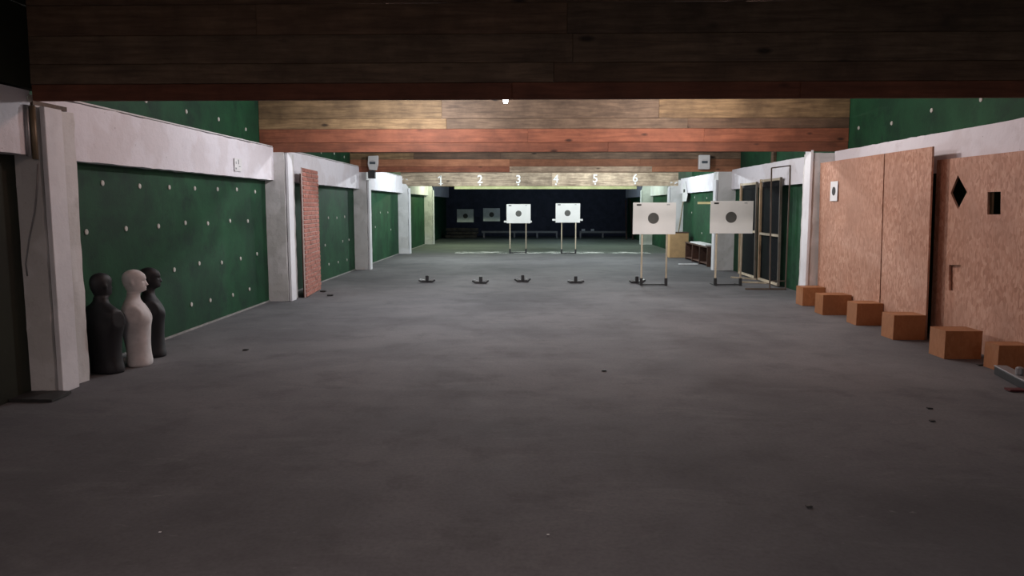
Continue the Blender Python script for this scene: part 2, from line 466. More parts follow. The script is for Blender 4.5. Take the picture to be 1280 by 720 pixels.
def crop_caps(parent_list, crop, scale, pts, X, side):
    for u, v in pts:
        p = on_x(crop[0] + u / scale, crop[1] + v / scale, X)
        k = 0
        for j, (a, b) in enumerate(bays):
            if a <= p.y < b: k = j
        cap(parent_list[k] if isinstance(parent_list, list) else parent_list, p, side)
crop_caps(gl, (90, 190), 2.881, [(108, 112), (242, 123), (349, 127), (441, 131), (523, 134), (592, 135), (658, 143),
          (50, 288), (193, 276), (310, 267), (407, 255), (488, 257), (568, 248), (632, 249),
          (367, 424), (457, 401), (538, 398), (606, 384), (665, 367), (429, 549), (497, 534), (578, 515), (638, 494), (322, 592)], XL_G, 1)
crop_caps(wl, (100, 115), 5.333, [(437, 57), (706, 130), (922, 181), (1103, 249)], XL_UP, 1)
crop_caps(gl, (360, 195), 3.79, [(190, 293), (230, 293), (267, 288), (288, 397), (258, 404), (175, 423), (193, 513), (237, 503), (278, 492)], XL_G, 1)
crop_caps(gl, (440, 190), 5.54, [(247, 419), (268, 538), (195, 420), (160, 520)], XL_G, 1)
crop_caps(wl, (230, 110), 4.0, [(750, 327), (685, 322), (800, 345)], XL_UP, 1)
crop_caps(wl, (0, 100), 5.54, [(242, 93), (200, 128)], -4.035, 1)
crop_caps(wr, (980, 110), 4.0, [(375, 200), (540, 176), (740, 112), (987, 57)], XR_UP, -1)
crop_caps(gr, (780, 235), 5.54, [(490, 65), (575, 70), (540, 313), (470, 170)], XR_G, -1)

# rubber sheets hung as the bullet trap
xs = [-4.4 + 9.46 * k / 8 for k in range(9)]
for k in range(8):
    for zz in ((0.02, 1.02), (1.0, 2.4), (2.38, 3.45)):
        dy = 0.02 + 0.03 * ((k + int(zz[0])) % 2)
        MB().box(xs[k] + .004, xs[k + 1] + .03, Y1 - dy - .015, Y1 - dy, zz[0], zz[1]).build('rubber_sheet', 'rubber', wf)

# ------------------------------------------------------------------ plank baffles under the ceiling
def plank(parent, x0, x1, y, z0, z1, mat, thick=0.05):
    g = rng.uniform(0.001, 0.004)
    w, h = (x1 - x0) / 2 - 0.0004, (z1 - z0) / 2 - g / 2
    return MB().box(-w, w, 0, thick, -h, h).bevel(.004).build('plank', mat, parent, ((x0 + x1) / 2, y + rng.uniform(-.008, .006), (z0 + z1) / 2))

def baffle(name, label, Y, xl, xr, rows):
    """rows: (y_top_px, y_bottom_px, [(joint px, material), ...]); the last joint is the right end"""
    zb = z_at(rows[-1][1], Y)
    root = tag(empty(name, (0, 0, 0)), label, 'baffle', 'plank baffles under the ceiling')
    for yt, yb, segs in rows:
        x = xl
        for jx, mt in segs:
            xe = xr if jx is None else on_y(jx, (yt + yb) / 2, Y).x
            plank(root, x, xe, Y, z_at(yb, Y), min(z_at(yt, Y), ZC - .004), mt)
            x = xe
    for q in range(4):                                   # hangers behind the planks
        x = xl + (xr - xl) * (q + .5) / 4
        MB().box(x - .05, x + .05, Y + .062, Y + .14, zb + .12, ZC - .004).build('hanger', 'brownwood', root)
    return root

b1x = -4.03
baffle('plank_baffle', 'dark brown plank baffle nearest the camera, above the first pillar', PIL[0], b1x, XR_UP - .01, [
    (-40, 3, [(480, 'brownwood'), (None, 'brownwood')]),
    (3, 42, [(320, 'brownwood'), (709, 'brownwood'), (None, 'greywood')]),
    (42, 78, [(716, 'greywood'), (None, 'greywood')]),
    (78, 103, [(692, 'greywood'), (None, 'brownwood')]),
    (103, 124, [(640, 'redwood'), (1000, 'redwood'), (None, 'redwood')])])
baffle('plank_baffle', 'tan and red plank baffle directly behind the nearest one', PIL[1], XL_UP + .004, XR_UP - .004, [
    (88, 110, [(600, 'brownwood'), (None, 'greywood')]),
    (110, 148, [(552, 'tanwood'), (824, 'greywood'), (None, 'tanwood')]),
    (148, 161, [(558, 'tanwood'), (860, 'greywood'), (None, 'brownwood')]),
    (161, 178, [(660, 'redwood'), (880, 'redwood'), (None, 'redwood')]),
    (178, 190, [(760, 'redwood'), (None, 'redwood')])])
baffle('plank_baffle', 'orange plank baffle that carries the two white boxes', PIL[2], XL_UP + .004, XR_UP - .004, [
    (160, 191, [(None, 'brownwood')]),
    (191, 199, [(517, 'tanwood'), (626, 'brownwood'), (None, 'greywood')]),
    (199, 208, [(637, 'orangewood'), (800, 'orangewood'), (None, 'orangewood')]),
    (208, 215, [(637, 'redwood'), (815, 'palewood'), (None, 'orangewood')])])
nb = baffle('numbered_beam', 'weathered pale beam painted with lane numbers one to six', PIL[3], on_y(501, 225, PIL[3]).x, on_y(848, 225, PIL[3]).x, [
    (190, 216, [(640, 'brownwood'), (None, 'greywood')]),
    (216, 232.6, [(690, 'palewood'), (None, 'palewood')])])
nb['category'] = 'beam'; del nb['group']
a, b = on_y(568, 235, PIL[3]), on_y(796, 235, PIL[3])
MB().box(a.x, b.x, PIL[3] + .005, PIL[3] + .11, z_at(236.3, PIL[3]), z_at(232.9, PIL[3])).build('batten', 'greenlit', nb)
for ch, px, py in (('1', 551, 224.5), ('2', 600, 224.5), ('3', 648, 224.5), ('4', 695, 224), ('5', 744, 223.5), ('6', 794, 223)):
    cu = bpy.data.curves.new('lane_number', 'FONT'); cu.body = ch; cu.size = 0.36; cu.extrude = 0.002; cu.offset = 0.006
    cu.align_x = 'CENTER'; cu.align_y = 'CENTER'
    tmp = bpy.data.objects.new('tmp', cu)
    me = bpy.data.meshes.new_from_object(tmp); bpy.data.objects.remove(tmp)
    me.materials.clear()
    if ch == '1':
        me = MB().box(-.022, .022, -.125, .125, -.002, .002).bar((0, .118, 0), (-.085, .05, 0), .04, .004).box(-.07, .07, -.14, -.118, -.002, .002).mesh('lane_number')
    p = on_y(px, py, PIL[3])
    o = link('lane_number', me, 'card', nb, (p.x, PIL[3] - .012, p.z)); o.rotation_euler = (math.pi / 2, 0, 0)
    q = on_y(px, py + 6.3, PIL[3])
    MB().lathe([(0.03, 0), (0.03, 0.003)], seg=10).build('painted_dot', 'card', o, (0, q.z - p.z, 0))
# a further baffle over the last bay, hidden from the firing line
baffle('plank_baffle', 'brown plank baffle over the last pillars, in front of the bullet trap', PIL[4], XL_UP + .004, XR_UP - .004, [
    (196, 214, [(None, 'brownwood')]), (214, 228, [(None, 'brownwood')]), (228, 233, [(None, 'greywood')])])

# ------------------------------------------------------------------ lamps
lamp_base = MB().lathe([(0.07, 0.0), (0.075, 0.02), (0.03, 0.05), (0.012, 0.06)], seg=16).mesh('base')
lamp_globe = MB().lathe([(0.01, -.075), (.045, -.06), (.065, -.02), (.06, .01), (.045, .03)], seg=16).mesh('globe', True)
M['globe'] = glow('lit_globe', (1.0, 0.98, 0.95), 8.0)
BAY = ['just behind the nearest baffle'] * 2 + ['before the tan baffle'] * 2 + ['just behind the tan baffle'] * 2 + ['before the orange baffle'] * 2 + \
      ['before the numbered beam'] * 2 + ['behind the numbered beam'] * 2 + ['added before the black trap for bluish light']
for x, y, z, pw, colr in STRIPS:
    h = tag(empty('strip_light', (x, y, z)), 'white strip light over the firing line, %s one' % ('left' if x < 0 else 'right'), 'light', 'strip lights over the firing line')
    MB().box(-.64, .64, -.1, .1, .012, ZC - z - .001).bevel(.006).build('housing', 'whiteplastic', h)
    ld = bpy.data.lights.new('strip_glow', 'AREA'); ld.shape = 'RECTANGLE'; ld.size, ld.size_y = 1.2, .16
    ld.energy = pw; ld.color = colr
    lo = bpy.data.objects.new('light', ld); COL.objects.link(lo); lo.parent = h
for i, (x, y, z, pw, colr) in enumerate(LAMPS):
    h = tag(empty('ceiling_lamp', (x, y, z)), 'hanging globe lamp %s, %s side' % (BAY[i], 'left' if x < 0 else 'right'), 'light', 'globe lamps under the ceiling')
    link('globe', lamp_globe, 'globe', h, (0, 0, .09))
    link('base', lamp_base, 'whiteplastic', h, (0, 0, .115))
    MB().tube([(0, 0, .17), (0, 0, ZC - z)], .008, 6).build('stem', 'steel', h)
    ld = bpy.data.lights.new('lamp_light', 'POINT'); ld.shadow_soft_size = .07
    ld.energy = pw; ld.color = colr
    lo = bpy.data.objects.new('light', ld); COL.objects.link(lo); lo.parent = h; lo.location = (0, 0, -.06)

bp = on_y(632, 125.6, 9.0)
M['bulb'] = glow('lit_bulb', (1.0, 0.98, 0.95), 60.0)
br = tag(empty('hanging_bulb', bp), 'small glowing bulb peeking out under the nearest plank baffle', 'light')
MB().lathe([(0.006, -0.034), (0.02, -0.028), (0.030, -0.006), (0.026, 0.016), (0.014, 0.034)], seg=14).build('bulb', 'bulb', br, smooth=True)
MB().lathe([(0.017, 0.036), (0.019, 0.06), (0.012, 0.085)], seg=12).build('socket', 'blackplastic', br)
MB().tube([(0, 0, 0.08), (0, 0, ZC - bp.z)], 0.004, 6).build('cord', 'blackplastic', br)
ld = bpy.data.lights.new('bulb_light', 'POINT'); ld.energy = 10; ld.shadow_soft_size = 0.04
lo = bpy.data.objects.new('glow', ld); COL.objects.link(lo); lo.parent = br; lo.location = (0, 0, -0.08)

# ------------------------------------------------------------------ strand-board panels along the right wall
def cut_panel(name, outline, holes, thick, mat):
    """outline/holes in (along, up); panel lies in the local XZ plane, thickness along +Y"""
    cu = bpy.data.curves.new(name, 'CURVE'); cu.dimensions = '2D'; cu.fill_mode = 'BOTH'; cu.extrude = thick / 2
    for poly in [outline] + holes:
        sp = cu.splines.new('POLY'); sp.points.add(len(poly) - 1); sp.use_cyclic_u = True
        for pt, (u, v) in zip(sp.points, poly): pt.co = (u, v, 0, 1)
    tmp = bpy.data.objects.new('tmp', cu)
    me = bpy.data.meshes.new_from_object(tmp); bpy.data.objects.remove(tmp)
    me.materials.clear(); me.materials.append(M[mat])
    # (u, v, w) -> (w, u, v)
    for v in me.vertices:
        u, w_, t = v.co; v.co = (t, u, w_)
    me.update()
    return me
def wall_board(label, X, ya, yb, ztop, holes=(), thick=0.022):
    root = tag(empty('strand_board_panel', (X, ya, 0)), label, 'panel', 'strand boards along the right wall')
    root.rotation_euler = (0, math.radians(-1.3), 0); root.location.x += .051
    hs = [[(y - ya, z) for y, z in h] for h in holes]
    me = cut_panel('board', [(0, 0.004), (yb - ya, 0.004), (yb - ya, ztop), (0, ztop)], hs, thick, 'osb')
    link('board', me, 'osb', root, (thick / 2, 0, 0))
    for yy in (0.1, yb - ya - .1):                      # battens on the back
        MB().box(thick + .002, thick + .03, yy - .03, yy + .03, 0.004, ztop - .05).build('batten', 'framewood', root)
    return root
XO = 4.62
y_far, y_mid, y_near = min(on_x(1022.5, 202, XO).y, 12.125), on_x(1106, 192, XO).y, on_x(1165.5, 184, XO).y
wall_board('uncut strand-board panel that carries the small paper target', XO, y_mid + .02, y_far, 2.255)
wall_board('narrow uncut strand-board panel between the paper target and the diamond cut-out', XO, y_near, y_mid - .01, 2.255)
XP = 4.77
def yz(px, py, X): p = on_x(px, py, X); return (p.y, p.z)
dia = [yz(1187, 241, XP), yz(1196.5, 219, XP), yz(1207.5, 240, XP), yz(1195.5, 262, XP)]
sq = [yz(1233, 240, XP), yz(1249.5, 239.5, XP), yz(1248.5, 268, XP), yz(1232, 268, XP)]
lo_w = [yz(1183, 331, XP), yz(1197.5, 331.5, XP), yz(1196.5, 363, XP), yz(1182, 363, XP)]
p3 = wall_board('strand-board panel with diamond and square cut-outs', XP, 6.35, on_x(1171, 200, XP).y, 2.11, [dia, sq, lo_w])
ys = [q[0] for q in lo_w]; zs = [q[1] for q in lo_w]
MB().box(.036, .048, min(ys) - .1 - 6.35, max(ys) + .1 - 6.35, min(zs) - .1, max(zs) + .1).build('backing_piece', 'osb', p3)
ys = [q[0] for q in sq]; zs = [q[1] for q in sq]
MB().box(.05, .07, max(ys) + .0 - 6.35, max(ys) + .07 - 6.35, min(zs) - .1, max(zs) + .1).build('backing_slat', 'framewood', p3)

pt = on_x(1043, 239, XO)
r = tag(empty('paper_target', (XO - .006, pt.y, pt.z)), 'small white paper target pinned on the strand board', 'target')
a, b = yz(1038.5, 239, XO), yz(1047.5, 239, XO)
hw = abs(a[0] - b[0]) / 2; hh = 12 * pt.y / FPX
MB().box(-.003, 0, -hw, hw, -hh, hh).build('sheet', 'paper', r)
o = MB().lathe([(0.066, 0), (0.066, 0.002)], seg=20).build('bullseye', 'ink', r, (-.0035, 0, .0)); o.rotation_euler = (0, -math.pi / 2, 0)
o.scale = (1.0, 1.0, 1)

# chipboard boxes in a row at the foot of the panels
BX = [((1003, 382.5), (1034, 382.5), 'farthest, beside the white pillar'), ((1028, 394), (1063, 394), 'second from the white pillar'),
      ((1070, 407), (1103, 407), 'third from the white pillar, below the paper target panel seam'),
      ((1116, 425), (1160, 425), 'fourth from the white pillar'),
      ((1180, 449), (1230, 449), 'below the diamond cut-out'),
      ((1246.5, 464), (1276, 464), 'at the right edge behind the grey bar')]
for (a, b, where) in BX:
    pa, pb = on_floor(*a), on_floor(*b)
    w, d, h = min(pb.x, 4.66) - pa.x, 0.30, 0.295
    if pa.y < 7.3: w, d, h = .32, .22, .25
    root = tag(empty('chipboard_box', (pa.x, pa.y, 0)), 'low orange-brown chipboard box, ' + where, 'box', 'chipboard boxes along the right wall')
    t = 0.016
    MB().box(0, w, 0, t, 0.002, h).build('front_panel', 'box', root)
    MB().box(0, w, d - t, d, 0.002, h).build('back_panel', 'box', root)
    MB().box(0, t, t + .001, d - t - .001, 0.002, h - .001).build('side_panel', 'box', root)
    MB().box(w - t, w, t + .001, d - t - .001, 0.002, h - .001).build('side_panel', 'box', root)
    MB().box(t + .001, w - t - .001, t + .001, d - t - .001, h - t, h - .001).build('lid', 'box', root)

# grey bar lying at the right edge of the frame
p, p_ = on_floor(1247, 467), on_floor(1282, 486)
root = tag(empty('skid_bar', (p.x, p.y - .03, 0), math.atan2(p_.y - p.y, p_.x - p.x)), 'grey topped dark steel bar lying on the floor at the right', 'bar')
MB().box(0, 1.1, -.05, .05, 0.002, .075).bevel(.006).build('rail', 'steel', root)
MB().box(.0, 1.1, -.055, .055, .076, .088).bevel(.003).build('top_plate', 'greysteel', root)
MB().lathe([(0.03, 0.089), (0.034, 0.10), (0.034, .15), (.02, .16)], (0.42, 0.0, 0), 14).build('bolt', 'greysteel', root)
p = on_floor(1269, 489)
tag(MB().grid_box(-.07, .07, -.04, .04, 0.001, .016, .03, .006, 9, 3).build('cloth_scrap', 'redscrap', None, (p.x, p.y, 0.006)), 'small dark red scrap on the floor near the grey bar', 'scrap')

# ------------------------------------------------------------------ faux-brick panel on the left
pa, pb = on_floor(382.4, 372.3), on_floor(401.2, 361.4)
LEN = min((pb - pa).length, 1.32)
ang = math.atan2(pb.y - pa.y, pb.x - pa.x)
br = tag(empty('brick_panel', (pa.x, pa.y, 0), ang), 'tall upright panel of red bricks beside the white pillar', 'panel')
HB = 2.22
MB().box(0, LEN, .0, .022, 0.004, HB).build('backing_board', 'mortar', br)
rows_n = 30
ch = (HB - .006) / rows_n
bl = .235
bmA = MB().box(-bl / 2 + .005, bl / 2 - .005, -.016, 0.0, .006, ch - .007).bevel(.004).mesh('brick')
bmH = MB().box(-bl / 4 + .005, bl / 4 - .005, -.016, 0.0, .006, ch - .007).bevel(.004).mesh('brick')
for r_ in range(rows_n):
    x = 0.004; first = r_ % 2
    while x < LEN - .03:
        half = (first and x < .01) or (LEN - x < bl)
        w = bl / 2 if half else bl
        if x + w > LEN + .01: break
        link('brick', bmH if half else bmA, 'brick', br, (x + w / 2, rng.uniform(-.004, .003), .006 + r_ * ch))
        x += w
for yy in (.1, LEN - .1):
    MB().box(yy - .02, yy + .02, .023, .06, .004, HB - .1).build('batten', 'shelfwood', br)

# ------------------------------------------------------------------ torso mannequins
PROF = [  # z, back x, front x, half width
    (0.00, -.100, .124, .160), (.03, -.106, .128, .166), (.12, -.104, .118, .152), (.22, -.116, .116, .150), (.34, -.136, .124, .168),
    (.44, -.144, .132, .196), (.50, -.142, .128, .216), (.555, -.132, .104, .222), (.605, -.118, .074, .198), (.640, -.104, .052, .140),
    (.668, -.088, .044, .090), (.700, -.078, .044, .070), (.722, -.076, .054, .065), (.736, -.073, .084, .058), (.750, -.078, .099, .060),
    (.775, -.090, .100, .066), (.805, -.104, .097, .071), (.84, -.112, .098, .0755), (.868, -.113, .103, .077), (.895, -.107, .097, .0745),
    (.920, -.092, .076, .065), (.937, -.070, .052, .050), (.948, -.040, .026, .030), (.953, -.012, .002, .008)]
def interp_prof(z):
    for i in range(len(PROF) - 1):
        if PROF[i][0] <= z <= PROF[i + 1][0]:
            p0, p1, p2, p3_ = PROF[max(i - 1, 0)], PROF[i], PROF[i + 1], PROF[min(i + 2, len(PROF) - 1)]
            t = (z - p1[0]) / (p2[0] - p1[0]); out = []
            for k in (1, 2, 3):
                def sl(a, b): return (b[k] - a[k]) / (b[0] - a[0]) if b[0] != a[0] else 0
                m1, m2 = sl(p0, p2), sl(p1, p3_)
                lim = 3 * abs(sl(p1, p2)); 
                m1 = max(-lim, min(lim, m1)); m2 = max(-lim, min(lim, m2))
                h = p2[0] - p1[0]
                out.append((2*t**3-3*t*t+1)*p1[k] + (t**3-2*t*t+t)*h*m1 + (-2*t**3+3*t*t)*p2[k] + (t**3-t*t)*h*m2)
            return out
    return list(PROF[-1][1:])
def gauss(x, s): return math.exp(-(x / s) ** 2)
def torso_mesh():
    bm = bmesh.new(); seg = 56; rings = []
    zs = [i * .018 for i in range(38)] + [.684 + i * .006 for i in range(44)] + [.946, .9495, .953]
    for z in zs:
        xb, xf, w = interp_prof(min(z, .953)); ring = []
        for k in range(seg):
            t = 2 * math.pi * k / seg                     # 0 = front (+X)
            c, s_ = math.cos(t), math.sin(t)
            e = 0.82 if z < .6 else 1.0
            cc = math.copysign(abs(c) ** e, c); ss = math.copysign(abs(s_) ** e, s_)
            x = (xb + xf) / 2 + (xf - xb) / 2 * cc; y = w * ss
            tt = (t + math.pi) % (2 * math.pi) - math.pi
            if z < .66:
                y = max(-.196, min(.196, y))                # sawn-off arms
                x += .012 * gauss(abs(tt) - .5, .3) * gauss(z - .455, .05)      # chest
                x -= .012 * gauss(tt, .16) * gauss(z - .44, .12)
                x += .014 * gauss(abs(tt) - 2.5, .35) * gauss(z - .50, .06)     # shoulder blades
                x += .010 * gauss(abs(abs(tt) - math.pi), .14) * gauss(z - .38, .16)
            else:
                nz = max(0.0, 1 - abs(z - .797) / .012) if z < .797 else max(0.0, 1 - (z - .797) / .055)
                x += .027 * nz * gauss(tt, .17)                                 # nose
                x -= .011 * gauss(abs(tt) - .42, .2) * gauss(z - .838, .011)    # eyes
                x += .004 * gauss(tt, .5) * gauss(z - .862, .008)               # brow
                x += .006 * gauss(tt, .28) * (gauss(z - .777, .005) + gauss(z - .766, .005))
                x -= .004 * gauss(tt, .3) * gauss(z - .7715, .002)
                x += .006 * gauss(tt, .3) * gauss(z - .745, .009)               # chin
                ear = gauss(abs(tt) - 1.72, .13) * gauss(z - .822, .026)
                y += math.copysign(.016 * ear, s_)
            ring.append(bm.verts.new((x, y, z)))
        rings.append(ring)
    for q in range(len(rings) - 1):
        for k in range(seg):
            bm.faces.new([rings[q][k], rings[q][(k + 1) % seg], rings[q + 1][(k + 1) % seg], rings[q + 1][k]])
    bm.faces.new(rings[0][::-1]); bm.faces.new(rings[-1])
    bmesh.ops.recalc_face_normals(bm, faces=bm.faces)
    me = bpy.data.meshes.new('torso'); bm.to_mesh(me); bm.free()
    for p in me.polygons: p.use_smooth = True
    return me
tm = torso_mesh()
for px, rz, mt, sc, lab in (((131, 466), 72, 'blackplastic', 1.0, 'black armless torso mannequin with head, nearest the white pillar'),
                            ((172, 456), 22, 'whiteplastic', 1.0, 'white armless torso mannequin standing between two black ones'),
                            ((190.5, 445), 27, 'blackplastic', .985, 'black armless torso mannequin half hidden behind the white one')):
    p = on_floor(*px)
    me = tm.copy(); o = link('torso_mannequin', me, mt, None, (p.x, p.y + .03, 0.0))
    o.rotation_euler = (0, 0, math.radians(rz)); o.scale = (sc, sc, sc)
    tag(o, lab, 'mannequin', 'torso mannequins by the left wall')

# ------------------------------------------------------------------ targets on stands
def target_stand(label, Y, legs, board, cross=None, base_dark=True, yellow=None, pegs=None):
    xa = on_y(legs[0], 300, Y).x; xb_ = on_y(legs[1], 300, Y).x
    x0, x1 = on_y(board[0], 270, Y).x, on_y(board[2], 270, Y).x
    zt, zb = z_at(board[1], Y, board[0]), z_at(board[3], Y, board[0])
    cx = (xa + xb_) / 2
    root = tag(empty('target_stand', (cx, Y, 0)), label, 'target', 'target boards on two-legged stands')
    for x in (xa, xb_):
        MB().box(x - cx - .017, x - cx + .017, -.012, .012, .035, zt - .03).bevel(.003).build('leg', 'stick', root)
        s = MB()
        s.box(x - cx - .028, x - cx + .028, -.026, -.020, .012, .15); s.box(x - cx - .028, x - cx + .028, .020, .026, .012, .15)
        s.box(x - cx - .028, x - cx - .021, -.020, .020, .012, .15); s.box(x - cx + .021, x - cx + .028, -.020, .020, .012, .15)
        s.build('socket', 'steel', root)
        MB().box(x - cx - .02, x - cx + .02, -.06, .36, .001, .012).build('foot', 'steel', root)
    MB().box(xa - cx + .02, xb_ - cx - .02, -.058, -.020, .012, .036).build('crossbar', 'steel', root)
    bo = MB().box(x0 - cx, x1 - cx, -.026, -.0135, zb, zt).bevel(.002).build('board', 'card', root)
    bx, bz = (x0 + x1) / 2 - cx, (zb + zt) / 2
    cxp, cyp = board[4], board[5]
    bc = on_y(cxp, cyp, Y)
    o = MB().lathe([(board[6], 0), (board[6], .002)], seg=32).build('bullseye', 'bull', bo, (bc.x - cx, -.0262, bc.z)); o.rotation_euler = (math.pi / 2, 0, 0)
    MB().box(x0 - cx + .07, x0 - cx + .16, -.030, -.0262, zt - .060, zt - .03).build('clip', 'ink', bo)
    MB().box(x1 - cx - .18, x1 - cx - .12, -.028, -.0262, zt - .048, zt - .036).build('print_mark', 'window', bo)
    if pegs:
        zz = z_at(pegs[2], Y, board[0]); pa_, pb_ = on_y(pegs[0], 270, Y).x, on_y(pegs[1], 270, Y).x
        MB().box(pa_ - cx, pb_ - cx, .013, .035, zz - .03, zz + .03).build('crosspiece', 'card', root)
    if yellow:
        zz = z_at(yellow[2], Y, board[0]); pa_, pb_ = on_y(yellow[0], 270, Y).x, on_y(yellow[1], 270, Y).x
        MB().box(pa_ - cx, pb_ - cx, .013, .035, zz - .022, zz + .022).build('batten', 'yellow', root)
    return root
target_stand('cream target board on stand standing in front of the tan box', 14.77, (802.5, 833.5), (791, 253.2, 844.5, 292.8, 816.5, 272.8, .108))
target_stand('cream target board with yellow batten, in front of the netting frames', 14.80, (895.5, 927), (887.5, 251.2, 941, 291.8, 913.5, 271.6, .108), yellow=(872, 893, 253.7))
target_stand('bright white target board on stand below lane number three', 24.80, (637.5, 657.5), (633.2, 255.2, 663.2, 279, 648.2, 267, .10), pegs=(630, 664.8, 277))
target_stand('bright white target board on stand below lane numbers four and five', 24.66, (702, 719.5), (694.5, 254.2, 725, 278.2, 709.4, 266.4, .10), pegs=(690.5, 728.5, 274.8))

# dim targets hung in front of the bullet trap
for px, lab in (((571.2, 261.5, 592, 277.8, 581.8, 270), 'dim grey target board hanging far left in front of the black trap'),
                ((604, 260.3, 625, 276.5, 614.5, 268.3), 'dim grey target board hanging beside the white lane three target')):
    Y = 33.5
    a, b = on_y(px[0], px[1], Y), on_y(px[2], px[3], Y)
    c = on_y(px[4], px[5], Y)
    root = tag(empty('hanging_target', (c.x, Y, b.z)), lab, 'target', 'target boards hanging before the trap')
    bo = MB().box(a.x - c.x, b.x - c.x, -.006, .006, 0, a.z - b.z).build('board', 'greycard', root)
    o = MB().lathe([(.11, 0), (.11, .002)], seg=28).build('bullseye', 'ink', bo, (0, -.0062, c.z - b.z)); o.rotation_euler = (math.pi / 2, 0, 0)
    for x in (a.x - c.x + .08, b.x - c.x - .08):
        MB().tube([(x, .002, a.z - b.z - .02), (x, .002, ZC - b.z)], .003, 5).build('wire', 'steel', root)

# empty stand feet across the floor
def stand_foot(px, label, rz, up):
    p = on_floor(*px)
    root = tag(empty('stand_foot', (p.x, p.y, 0), math.radians(rz)), label, 'stand', 'empty target stand feet on the floor')
    for sx in (-1, 1):
        s = MB()
        pts = [(sx * .03, 0), (sx * .13, -.005), (sx * .19 if sx > 0 else sx * .16, 0.02 + (up if sx > 0 else up * .5))]
        s.bar((sx * .02, -.01, .022), (sx * .12, -.02, .022), .05, .035)
        s.bar((sx * .115, -.02, .022), (sx * .17, -.02, .035 + (up if sx > 0 else up * .6)), .05, .03)
        s.build('foot', 'steel', root)
        MB().bar((sx * .05, -.012, .047), (sx * .15, -.02, .062 + up * .5), .055, .014).build('pad', 'greysteel', root)
    MB().box(-.02, .02, -.02, .30, .001, .02).build('rail', 'steel', root)
    MB().box(-.032, .032, -.03, .03, .021, .145).bevel(.006).build('socket', 'steel', root)
for px, lab, rz, up in (((534, 353), 'empty dark steel stand foot farthest left', 0, .02), ((601, 354.5), 'empty dark steel stand foot, second from the left', -8, .035),
                        ((653.5, 352.5), 'empty dark steel stand foot, third from the left', -6, .04), ((719.5, 354), 'empty dark steel stand foot, fourth from the left', 4, .01),
                        ((796, 354), 'empty dark steel stand foot behind the cream target', 4, .03)):
    stand_foot(px, lab, rz, up)

# ------------------------------------------------------------------ netting frames and the wire frame, right bay
def net_frame(label, ya, yb, za, zb_, cross_px=None, foot=4.82, top=4.795):
    """leans on the right wall header; ya > yb"""
    root = tag(empty('netting_frame', (foot, (ya + yb) / 2, 0)), label, 'frame', 'netting frames leaning on the right wall')
    H_ = (za + zb_) / 2; dx = top - foot; hy = (ya - yb) / 2
    def P(y, z): return Vector((dx * z / H_, y, z))
    w = .045
    for s in (-1, 1):
        MB().bar(P(s * (hy - w / 2), .02), P(s * (hy - w / 2), H_), .045, w if s > 0 else w * .7, (0, 1, 0)).build('stile', 'framewood' if s > 0 else 'greyframe', root)
    rails = [.05, H_ - .03] + ([cross_px] if cross_px else [])
    for z in rails:
        MB().bar(P(-hy + w, z), P(hy - w, z), .04, w, (0, 0, 1)).build('rail', 'stick', root)
    o = MB()
    a, b, c, d = P(-hy + w, .07) , P(hy - w, .07), P(hy - w, H_ - .06), P(-hy + w, H_ - .06)
    off = Vector((.024, 0, 0))
    o.prism([a + off, b + off, c + off, d + off], (.003, 0, 0)).build('net', 'netting', root)
ya, yb = on_x(925, 290, 4.81).y, on_x(945.5, 290, 4.81).y
net_frame('netting frame leaning on the wall, half behind the cream target', ya, yb, 2.08, 2.08, 1.02)
ya, yb = on_x(949.6, 290, 4.81).y, on_x(975.3, 290, 4.81).y
net_frame('netting frame leaning on the wall nearest the white pillar', ya, yb, 2.12, 2.12, 1.0)

Yw = 14.0
A_, B_ = on_floor(962, 362.5), on_floor(984.5, 363.5)
root = tag(empty('wire_frame', (A_.x, A_.y, 0)), 'tall narrow rusty steel rod frame standing before the netting frames', 'frame')
TA, TB = on_y(964.4, 210, A_.y + .15), on_y(988, 207, A_.y + .15)
la = Vector((0, 0, .02)); lb = Vector((B_.x - A_.x, 0, .02)); ta = TA - A_; tb = TB - A_
MB().bar(la, ta, .022).build('upright', 'rust', root)
MB().bar(lb, tb, .022).build('upright', 'rust', root)
MB().bar(ta, tb, .022).build('top_rod', 'rust', root)
MB().bar((-.45, .03, .016), (lb.x + .02, 0.03, .016), .03, .03).build('base_rod', 'rust', root)
MB().bar(la + Vector((0, 0, .15)), lb + Vector((0, 0, .15)), .018).build('cross_rod', 'rust', root)
for (a, b, lab) in (((914, 347.5), (946, 350), 'pale batten lying on the floor behind the right cream target'), ((926, 353.5), (968, 355), 'pale batten lying on the floor under the netting frames')):
    pa, pb = on_floor(*a), on_floor(*b)
    tag(MB().bar(Vector((0, 0, .018)), Vector((pb.x - pa.x, pb.y - pa.y, .018)), .05, .032).build('floor_batten', 'stick', None, (pa.x, pa.y, 0)), lab, 'batten')

# ------------------------------------------------------------------ tan box, brown cubby shelf, papers, right far bay
p = on_floor(836.5, 322.3)
root = tag(empty('tan_box', (p.x, p.y, 0)), 'tan cardboard box against the right wall behind the left cream target', 'box')
w, d, h = .575, .5, .755
MB().box(0, w, 0, d, .002, h).bevel(.008).build('carton', 'card_tan', root)
MB().box(-.006, w + .006, -.006, d + .006, h + .001, h + .02).build('lid', 'shelfwood', root)

